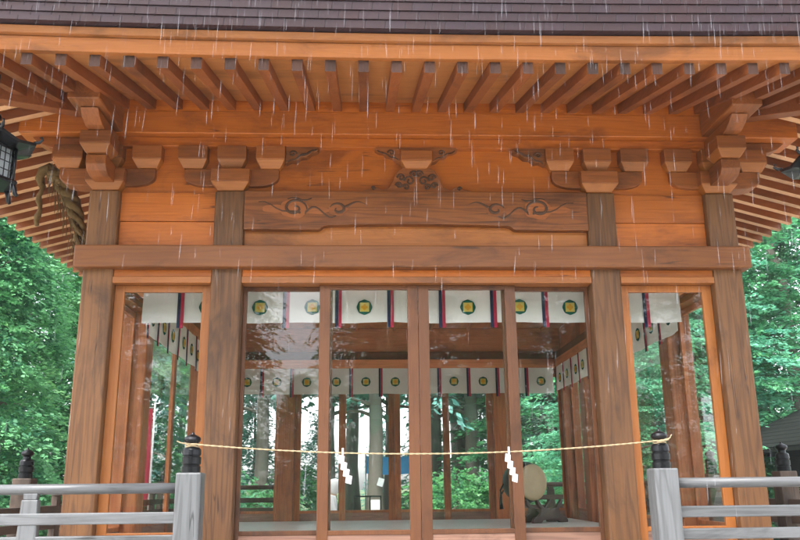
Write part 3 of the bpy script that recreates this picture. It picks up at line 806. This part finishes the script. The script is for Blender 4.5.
def crown_mesh(name, seed, H, R, z0, nspray, L, leafs, per, mat, shape='cone', droop=.35, ga=.35):
    rnd = random.Random(seed); V = []; F = []; AGE = []
    layers = []
    for i in range(nspray):
        f = rnd.random()
        if shape == 'cone': rr = R*(1-f)**.7*(.25+.75*math.sqrt(rnd.random()))
        elif shape == 'layer':
            f = (int(f*9) + rnd.gauss(.5, .16))/9; f = min(1, max(0, f)); rr = R*math.sqrt(max(.02, 1-(f*1.1-.35)**2))*(.25+.75*math.sqrt(rnd.random()))
        else: rr = R*math.sqrt(max(.02, 1-(2*f-1)**2))*(.3+.7*math.sqrt(rnd.random()))
        a = rnd.random()*2*pi
        lump = .72 + .28*sin(a*3+seed) + .22*sin(f*11+a*2+seed*1.7)
        rr *= lump
        p = Vector((rr*cos(a), rr*sin(a), z0 + f*H))
        d = Vector((cos(a), sin(a), rnd.gauss(.08, ga)))
        spray_faces(V, F, AGE, p, d, L*(.6+.8*rnd.random()), L*.42, per, leafs, rnd, droop)
    me = bpy.data.meshes.new(name); me.from_pydata([tuple(v) for v in V], [], F); me.materials.append(mat)
    at = me.attributes.new('age', 'FLOAT', 'FACE'); at.data.foreach_set('value', AGE); me.update(); return me
def trunk_mesh(name, seed, H, r0, r1, mat, limbs=8, zl=.3, Rl=1.5, lean=.02, surf=True):
    rnd = random.Random(seed); mb = MB(); path = []; rad = []
    for k in range(13):
        f = k/12; path.append((lean*H*f + .04*rnd.gauss(0, 1)*f*2, .04*rnd.gauss(0, 1)*f*2, H*f)); rad.append((r0*(1-f) + r1*f)*(1 + .5*max(0, .08-f)/.08))
    mb.tube(path, rad, 12)
    for k in range(limbs):
        f = zl + (1-zl)*(k+rnd.random())/limbs; a = rnd.random()*2*pi; l = Rl*(1.05-f)*(.6+.5*rnd.random()) + .2
        b = Vector((lean*H*f, 0, H*f)); r = (r0*(1-f)+r1*f)*.38
        mb.tube([b, b+Vector((cos(a)*l*.4, sin(a)*l*.4, .12*l)), b+Vector((cos(a)*l*.75, sin(a)*l*.75, .16*l)), b+Vector((cos(a)*l, sin(a)*l, .1*l))], [r, r*.7, r*.45, r*.15], 6)
    me = bpy.data.meshes.new(name); me.from_pydata(mb.v, [], mb.f); me.materials.append(mat)
    me.polygons.foreach_set('use_smooth', mb.sm); me.update(); return me
m, t, out = nt('bark')
v = coords(t, (9, 9, 1.1)); n = noise(t, v, 1.4, 6, .7); n2 = noise(t, coords(t), .8, 3)
c = mixc(t, n, (.26, .22, .18), (.12, .10, .085)); c = mixc(t, ramp(t, n2, .52, .7), c, (.15, .17, .13))
principled(t, out, c, .9, 0, .2, n, .8, .03); M_bark = m
LF_cyp = leaf('leaf_cypress', (.23, .56, .22), (.028, .175, .10))
LF_map = leaf('leaf_maple', (.20, .55, .29), (.045, .25, .15))
LF_back = leaf('leaf_forest_hazed', (.24, .54, .44), (.11, .34, .28), .6)  # far trees: leaf colour lightened and tealed to carry the haze
LF_bush = leaf('leaf_bush', (.17, .44, .18), (.06, .25, .14), .5)
def tree(name, crown, trunk, x, y, s, rz_, label, cat='tree', group=None):
    r = empty(name, (x, y, 0), label, cat, group); r.rotation_euler[2] = rz_; r.scale = (s, s, s)
    for nm, me in (('trunk', trunk), ('crown', crown)):
        o = bpy.data.objects.new(nm, me); COL.objects.link(o); o.parent = r
    return r
cyp = [crown_mesh('cypress_crown', 11+i, 8.5, 2.3, .5, 1250, .8, .066, 54, LF_cyp, 'cone', .42) for i in range(2)]
cyp_t = trunk_mesh('cypress_trunk', 3, 9.2, .2, .03, M_bark, 14, .1, 2.0)
mpl = [crown_mesh('maple_crown', 31+i, 6.0, 2.7, 1.3, 1050, .85, .068, 54, LF_map, 'layer', .22, .12) for i in range(2)]
mpl_t = trunk_mesh('maple_trunk', 5, 6.6, .17, .03, M_bark, 12, .22, 2.4, .03)
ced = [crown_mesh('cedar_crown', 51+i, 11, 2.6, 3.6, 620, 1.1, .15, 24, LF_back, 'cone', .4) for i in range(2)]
ced_t = trunk_mesh('cedar_trunk', 6, 14.4, .19, .04, M_bark, 18, .16, 2.3, .01)
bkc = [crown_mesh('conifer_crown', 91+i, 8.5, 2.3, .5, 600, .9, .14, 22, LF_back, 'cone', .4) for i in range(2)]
bsh = [crown_mesh('bush_crown', 71+i, 1.9, 1.2, .15, 330, .5, .075, 24, LF_bush, 'ball', .25) for i in range(2)]
bsh_t = trunk_mesh('bush_trunk', 8, 1.4, .05, .015, M_bark, 8, .1, .8)
# left of the hall
for i, (x, y, s, k, lab) in enumerate((
    (-6.4, 6.2, .82, 0, 'bushy green cypress with drooping light tips nearest the left column'),
    (-8.6, 9.0, 1.05, 1, 'taller cypress standing second behind the nearest one on the left'),
    (-7.2, 4.2, .62, 1, 'low cypress by the left railing end at the photo edge'),
    (-9.5, 13.5, 1.25, 0, 'tall dark cypress farthest back on the left side'),
    (-6.3, 12.5, 1.0, 0, 'cypress seen through the left side glass of the hall'))):
    tree('cypress_tree', cyp[k], cyp_t, x, y, s, i*1.9, lab)
# right of the hall
for i, (x, y, s, k, lab) in enumerate((
    (10.6, 20.0, 1.5, 0, 'broad layered maple rising above the outbuilding roof on the right'),
    (8.6, 18.6, 1.3, 1, 'layered maple just right of the right corner column'),
    (5.5, 12.4, .75, 0, 'small maple between the hall and the outbuilding, seen through the right bay glass'),
    (14.6, 21.5, 2.0, 1, 'large maple behind the outbuilding at the photo right edge'),
    (6.2, 22.0, 1.6, 0, 'layered maple seen through the right side glass of the hall'))):
    tree('maple_tree', mpl[k], mpl_t, x, y, s, i*2.3+.4, lab)
# wood closing the view on both sides
for i, (x, y, s) in enumerate(((-13, 17, 1.4), (-11.5, 20, 1.5), (-16, 22, 1.7), (-12.5, 10.5, 1.25), (-14.5, 14, 1.4), (13, 27, 1.7), (17.5, 25, 1.8), (10, 28, 1.6), (20, 21, 1.7), (16, 32, 1.8))):
    tree('cypress_tree', cyp[i % 2], cyp_t, x, y, s, i*1.1, 'dense green tree filling the view behind the nearer trees beside the hall', 'tree', 'trees filling the background beside the hall')
# wood behind the hall
rb = random.Random(23)
spots = [(3.1, 21, 1.35), (-.1, 19.5, 1.3), (-3.9, 22, 1.3), (2.25, 25.5, 1.5), (-1.9, 29, 1.6), (5.0, 23, 1.4), (-6, 26, 1.5), (4.2, 33, 1.9), (1.0, 37, 2.0), (-4.2, 36, 2.0), (7.5, 30, 1.6), (-8.5, 33, 1.7), (-1.2, 44, 2.3), (11, 36, 1.9), (-12, 38, 2.0), (5.5, 46, 2.4)]
for i, (x, y, s) in enumerate(spots):
    tree('cedar_tree', ced[i % 2], ced_t, x, y, s, rb.random()*6, 'tall straight cedar in the pale wood behind the hall', 'tree', 'cedars in the wood behind the hall')
for i, (x, y, s) in enumerate(((-5.6, 33, .7), (-2.9, 40, .6), (2.9, 38, .7), (5.4, 35, .7), (7.8, 38, .9), (-8.5, 40, .9), (10, 42, .9), (.8, 52, .6), (-11.5, 44, 1.0), (12.5, 48, 1.0))):
    tree('conifer_tree', bkc[i % 2], cyp_t, x, y, s, i*1.7, 'short misty conifer between the far cedar trunks behind the hall', 'tree', 'short conifers in the mist behind the hall')
for i in range(30):
    x, y = rb.uniform(-11, 13), rb.uniform(12, 24)
    if i < 5: x, y = (-3.6, 11.5) if i == 0 else (2.2+1.1*i, 13.5+.8*i)
    if abs(x+.4) < 1.6 and y < 24: x += 3.4
    tree('bush', bsh[i % 2], bsh_t, x, y, rb.uniform(.6, 1.15), rb.random()*6, 'bright green leafy bush in the undergrowth behind the hall', 'bush', 'bushes in the undergrowth behind the hall')
# trees on the viewer's side, mirrored in the glass
for i, (x, y, s) in enumerate(((-9.5, -24, 1.25), (-6.6, -25, 1.35), (-3.4, -27, .72), (-.6, -25, 1.3), (2.2, -24, 1.2), (4.9, -25, 1.3), (8.2, -24, 1.4), (11.5, -26, 1.4), (-13, -25, 1.4), (-17, -26, 1.5), (15, -25, 1.5), (.9, -31, 1.3), (6.7, -31, 1.4), (-8.5, -31, 1.4))):
    tree('cypress_tree', cyp[i % 2], cyp_t, x, y-6, s*1.05, i*1.3, 'broad tree across the court facing the hall, seen only as a reflection in its glass', 'tree', 'trees mirrored in the glass')

# ------------------------------------------------------------------ small things behind and beside the hall
ob = empty('outbuilding', (14, 14, 0), 'low dark outbuilding with a grey shingled roof behind the right railing', 'outbuilding')
m, t, out = nt('grey_shingle'); tc = t.nodes.new('ShaderNodeTexCoord'); sep = t.nodes.new('ShaderNodeSeparateXYZ'); t.links.new(tc.outputs['Object'], sep.inputs[0])
zz = math_n(t, 'MULTIPLY', sep.outputs[2], 9.0); fr_z = math_n(t, 'FRACT', zz)
off_ = math_n(t, 'MULTIPLY', math_n(t, 'FLOOR', zz), .37)
fx = math_n(t, 'FRACT', math_n(t, 'ADD', math_n(t, 'MULTIPLY', sep.outputs[0], 4.0), off_))
ln = math_n(t, 'MAXIMUM', ramp(t, fr_z, .8, 1.0), math_n(t, 'MULTIPLY', ramp(t, fx, .9, 1.0), .6))
n = noise(t, coords(t, rand=False), 5, 5)
c = mixc(t, n, (.018, .02, .018), (.006, .008, .006)); c = mixc(t, math_n(t, 'MULTIPLY', ln, .8), c, (.002, .002, .002))
principled(t, out, c, 1.0, 0, .05, ln, .5, .02); M_shingle = m
mb = MB(); mb.box(10.8, 17.6, 12.2, 16, 0, 2.25); obj('wall', mb, plain('dark_plank', (.035, .028, .024), .8, 0, .3, 6, .2), ob)
mb = MB()
vs = [(9.3, 11.2, 2.42), (18.6, 11.2, 2.42), (18.6, 17, 2.42), (9.3, 17, 2.42), (12.6, 14.1, 4.2), (18.6, 14.1, 4.2), (9.3, 11.2, 2.3), (18.6, 11.2, 2.3), (18.6, 17, 2.3), (9.3, 17, 2.3)]
mb.add(vs, [(0, 1, 5, 4), (2, 3, 4, 5), (3, 0, 4), (1, 2, 5), (6, 7, 1, 0), (7, 8, 2, 1), (8, 9, 3, 2), (9, 6, 0, 3), (9, 8, 7, 6)]); obj('roof', mb, M_shingle, ob)
for x in (9.8, 11.6):
    mb = MB(); mb.box(x-.08, x+.08, 11.5, 11.66, 0, 2.3); obj('porch_post', mb, wood('greydark', 'z'), ob)
for k in range(3):
    mb = MB(); mb.box(11.2+k*2, 12.4+k*2, 12.15, 12.198, 1.0, 2.0); w_ = obj('window', mb, plain('dim_glass', (.03, .035, .04), .1, 0, .1), ob)
# blue sheet on posts
bs = empty('blue_sheet', (.45, 24, 0), 'bright blue plastic sheet stretched on poles among the cedars', 'blue sheet')
mb = MB(); vs = []; fs = []
for j in range(5):
    for i in range(13):
        vs.append((-.35+1.75*i/12, 24+.05*sin(i*1.3+j), 2.05+.62*j/4 - .05*sin(pi*i/12)))
nn = len(vs); vs += [(x, y+.01, z) for x, y, z in vs]
for j in range(4):
    for i in range(12):
        q = j*13+i; fs.append((q, q+1, q+14, q+13)); fs.append((q+nn, q+13+nn, q+14+nn, q+1+nn))
mb.add(vs, fs, 0, True); obj('sheet', mb, plain('blue_plastic', (.05, .38, .85), .45, 0, .1, 3, .1), bs)
for x in (-.37, 1.42):
    mb = MB(); mb.tube([(x, 24, 0), (x, 24, 2.75)], .025, 8); obj('pole', mb, plain('steel', (.5, .5, .5), .4, .5), bs)
# white pole and red banner on the left
bn = empty('banner', (-4.42, 9, 0), 'narrow red banner on a white pole behind the left glass', 'banner')
mb = MB(); mb.tube([(-4.33, 9, 0), (-4.33, 9, 3.15)], .018, 8); obj('pole', mb, plain('white_pole', (.7, .7, .7), .4), bn)
mb = MB(); mb.tube([(-4.33, 9, 3.06), (-4.72, 9, 3.06)], .01, 6); obj('cross_arm', mb, plain('white_pole', (.7, .7, .7), .4), bn)
mb = MB(); vs = []; fs = []
for j in range(9):
    for i in range(5): vs.append((-4.70+.34*i/4, 9.0+.02*sin(i*1.5+j*.7), 1.3+1.74*j/8))
nn = len(vs); vs += [(x, y+.004, z) for x, y, z in vs]
for j in range(8):
    for i in range(4):
        q = j*5+i; fs.append((q, q+1, q+6, q+5)); fs.append((q+nn, q+5+nn, q+6+nn, q+1+nn))
mb.add(vs, fs, 0, True); obj('flag', mb, cloth('banner_red', (.62, .05, .12)), bn)
# metal stand behind the hall, notices
ms = empty('metal_stand', (-.35, 13, 0), 'small dark metal frame stand on the ground behind the hall', 'stand')
for i, x in enumerate((-.66, -.3, -.05)):
    mb = MB(); mb.box(x-.015, x+.015, 12.985, 13.015, 0, 1.36); obj('leg', mb, black, ms)
mb = MB(); mb.box(-.675, -.035, 12.98, 13.02, 1.36, 1.395); obj('top_bar', mb, black, ms)
mb = MB(); mb.box(-.28, -.07, 12.99, 13.0, 1.08, 1.30); obj('board', mb, plain('pale_board', (.6, .6, .58), .6), ms)
mb = MB(); mb.box(-.09, .09, -.004, .004, -.12, .12, 0, Matrix.Translation((.07, 19.12, 1.72)) @ Matrix.Rotation(.3, 4, 'Y'))
obj('paper_notice', mb, M_paper, None, label='small tilted white paper notice fixed to a cedar trunk', cat='notice')

# ------------------------------------------------------------------ person in white
def skin_mesh(name, joints, edges, mat, parent, sub=2):
    me = bpy.data.meshes.new(name); me.from_pydata([j[0] for j in joints], edges, []); me.materials.append(mat)
    o = bpy.data.objects.new(name, me); COL.objects.link(o); o.parent = parent
    md = o.modifiers.new('Skin', 'SKIN'); me.skin_vertices.new() if not me.skin_vertices else None
    for i, j in enumerate(joints): me.skin_vertices[0].data[i].radius = j[1] if isinstance(j[1], tuple) else (j[1], j[1])
    me.skin_vertices[0].data[0].use_root = True
    md.use_smooth_shade = True
    s_ = o.modifiers.new('Sub', 'SUBSURF'); s_.levels = sub; s_.render_levels = sub
    return o
PX, PY = -1.12, 9.0
per = empty('person', (PX, PY, 0), 'person in white clothes and hood leaning forward behind the far glass doors', 'person')
skin = plain('skin', (.52, .32, .22), .5, 0, .05)
J = [((0, 0, .93), (.15, .11)), ((.02, 0, 1.12), (.14, .10)), ((.06, 0, 1.32), (.17, .11)), ((.10, 0, 1.43), (.10, .08)), ((.14, 0, 1.50), .055), ((.18, 0, 1.58), (.075, .085)), ((.19, 0, 1.68), (.07, .08)),
     ((.08, -.17, 1.40), .06), ((.14, -.22, 1.14), .045), ((.30, -.17, .95), .035), ((.08, .17, 1.40), .06), ((.14, .22, 1.14), .045), ((.30, .17, .95), .035),
     ((0, -.10, .88), .095), ((.03, -.11, .48), .06), ((0, -.11, .09), .04), ((.14, -.12, .04), .035), ((0, .10, .88), .095), ((-.03, .11, .48), .06), ((-.08, .11, .09), .04), ((.06, .12, .04), .035)]
E = [(0, 1), (1, 2), (2, 3), (3, 4), (4, 5), (5, 6), (2, 7), (7, 8), (8, 9), (2, 10), (10, 11), (11, 12), (0, 13), (13, 14), (14, 15), (15, 16), (0, 17), (17, 18), (18, 19), (19, 20)]
for s_ in (0, 1):
    w = 9 if s_ == 0 else 12; yy = -.17 if s_ == 0 else .17
    for k in range(4):
        i0 = len(J); y0 = yy + (-.03+.02*k)
        J += [((.36, y0, .90), .010), ((.40, y0, .86), .009), ((.40, y0, .82), .007)]; E += [(w, i0), (i0, i0+1), (i0+1, i0+2)]
    i0 = len(J); J += [((.33, yy+(.05 if s_ == 0 else -.05), .93), .011), ((.37, yy+(.06 if s_ == 0 else -.06), .89), .009)]; E += [(w, i0), (i0, i0+1)]
bd = skin_mesh('body', J, E, skin, per)
wh = cloth('white_coat', (.80, .80, .80), .04)
CJ = [((0, 0, .62), (.24, .2)), ((0, 0, .9), (.2, .17)), ((.02, 0, 1.12), (.185, .15)), ((.05, 0, 1.30), (.20, .155)), ((.085, 0, 1.42), (.13, .11)), ((.06, -.18, 1.40), .085), ((.12, -.23, 1.14), .075), ((.25, -.18, 1.0), .065), ((.06, .18, 1.40), .085), ((.12, .23, 1.14), .075), ((.25, .18, 1.0), .065)]
skin_mesh('coat', CJ, [(0, 1), (1, 2), (2, 3), (3, 4), (3, 5), (5, 6), (6, 7), (3, 8), (8, 9), (9, 10)], wh, per)
skin_mesh('hood', [((.09, 0, 1.45), (.11, .1)), ((.13, 0, 1.56), (.11, .115)), ((.15, 0, 1.68), (.105, .115)), ((.15, 0, 1.75), (.07, .08))], [(0, 1), (1, 2), (2, 3)], wh, per)
skin_mesh('trousers', [((0, 0, .9), (.17, .13)), ((0, -.10, .85), .11), ((.03, -.11, .48), .085), ((0, -.11, .12), .07), ((0, .10, .85), .11), ((-.03, .11, .48), .085), ((-.08, .11, .12), .07)], [(0, 1), (1, 2), (2, 3), (0, 4), (4, 5), (5, 6)], wh, per)
mb = MB()
for sy in (-1, 1): mb.lathe([(.001, -.012), (.011, -.004), (.011, .004), (.001, .012)], 0, 0, 8, 0, Matrix.Translation((PX+.262, PY+sy*.03, 1.645)))
obj('eyes', mb, black, per)
mb = MB(); mb.frustum(PX+.268, PY, 1.59, 1.64, .03, .032, .012, .018); obj('nose', mb, skin, per, .006)

# ------------------------------------------------------------------ misty air
m, t, out = nt('mist')
pv = t.nodes.new('ShaderNodeVolumePrincipled'); pv.inputs['Color'].default_value = (.86, .93, .95, 1); pv.inputs['Density'].default_value = .0008
t.links.new(pv.outputs[0], out.inputs[1])
mb = MB(); mb.box(-60, 60, -60, 70, -1, 22); obj('haze', mb, m, None, label='pale rainy mist filling the air around the hall and wood', cat='mist', kind='stuff')

# ------------------------------------------------------------------ rain
mb = MB(); rr = random.Random(4)
for i in range(3300):
    y = rr.uniform(-4.6, -1.95); f = (y+6.64)
    x = -.445 + rr.uniform(-.62, .66)*f + .05*f; z = 1.6 + rr.uniform(-.08, .72)**1.0*f if False else 1.0 + 4.6*rr.random()**.33
    L = rr.uniform(.05, .14); w = rr.uniform(.0006, .0018); sl = rr.gauss(-.03, .03)
    if rr.random() < .06: L *= 1.3
    top = (x - sl*L, y, z+L); 
    mid = [(x - sl*L*.3 + w*cos(q*pi/2), y + w*sin(q*pi/2), z+L*.3) for q in range(4)]
    mb.add([(x, y, z), top] + mid, [(0, 2+(q+1) % 4, 2+q) for q in range(4)] + [(1, 2+q, 2+(q+1) % 4) for q in range(4)], 0, True)
m, t, out = nt('rain_water')
tr = t.nodes.new('ShaderNodeBsdfTransparent'); di = t.nodes.new('ShaderNodeBsdfDiffuse'); di.inputs[0].default_value = (.85, .88, .95, 1)
tl = t.nodes.new('ShaderNodeBsdfTranslucent'); tl.inputs[0].default_value = (.85, .88, .95, 1)
m1 = t.nodes.new('ShaderNodeMixShader'); m1.inputs[0].default_value = .5; t.links.new(di.outputs[0], m1.inputs[1]); t.links.new(tl.outputs[0], m1.inputs[2])
m2 = t.nodes.new('ShaderNodeMixShader'); m2.inputs[0].default_value = .082; t.links.new(tr.outputs[0], m2.inputs[1]); t.links.new(m1.outputs[0], m2.inputs[2]); t.links.new(m2.outputs[0], out.inputs[0])
obj('rain', mb, m, None, label='falling rain drops in front of the hall', cat='rain', kind='stuff')

# ------------------------------------------------------------------ light
EL, AZ = radians(62), radians(215)     # sun azimuth measured clockwise from +y: behind the viewer
w = bpy.data.worlds.new('World'); sc.world = w; w.use_nodes = True
t = w.node_tree; t.nodes.clear()
sky = t.nodes.new('ShaderNodeTexSky'); sky.sky_type = 'NISHITA'; sky.sun_disc = False
sky.sun_elevation = EL; sky.sun_rotation = AZ; sky.air_density = 1.0; sky.dust_density = 3.0; sky.ozone_density = 1.0
hs = t.nodes.new('ShaderNodeHueSaturation'); hs.inputs['Saturation'].default_value = .3
bg = t.nodes.new('ShaderNodeBackground'); bg.inputs['Strength'].default_value = .15
wo = t.nodes.new('ShaderNodeOutputWorld')
t.links.new(sky.outputs[0], hs.inputs['Color']); t.links.new(hs.outputs[0], bg.inputs[0]); t.links.new(bg.outputs[0], wo.inputs[0])
sl = bpy.data.lights.new('sun', 'SUN'); sl.energy = .6; sl.angle = radians(35); sl.color = (1, .97, .92)
so = bpy.data.objects.new('sun', sl); COL.objects.link(so)
dirv = Vector((sin(AZ)*cos(EL), cos(AZ)*cos(EL), sin(EL)))
so.location = (0, 0, 30); so.rotation_euler = dirv.to_track_quat('Z', 'Y').to_euler()

# ------------------------------------------------------------------ camera
yaw, pit, rol, f = .0454, .257, -.0103, 821.9
fw = Vector((sin(yaw)*cos(pit), cos(yaw)*cos(pit), sin(pit))); rt = Vector((cos(yaw), -sin(yaw), 0)); up = rt.cross(fw)
r2 = rt*cos(rol) + up*sin(rol); u2 = -rt*sin(rol) + up*cos(rol)
cam = bpy.data.cameras.new('camera'); cam.sensor_width = 36; cam.lens = f/800*36; cam.clip_end = 2000; cam.clip_start = .05
co = bpy.data.objects.new('camera', cam); COL.objects.link(co)
co.matrix_world = Matrix(((r2.x, u2.x, -fw.x, -.4448), (r2.y, u2.y, -fw.y, -6.6409), (r2.z, u2.z, -fw.z, 1.6), (0, 0, 0, 1)))
sc.camera = co
sc.view_settings.view_transform = 'Standard'; sc.view_settings.look = 'None'; sc.view_settings.gamma = 1
sc.view_settings.use_curve_mapping = False
sc.view_settings.exposure = 2.6
sc.cycles.max_bounces = 10; sc.cycles.transparent_max_bounces = 24; sc.cycles.diffuse_bounces = 5
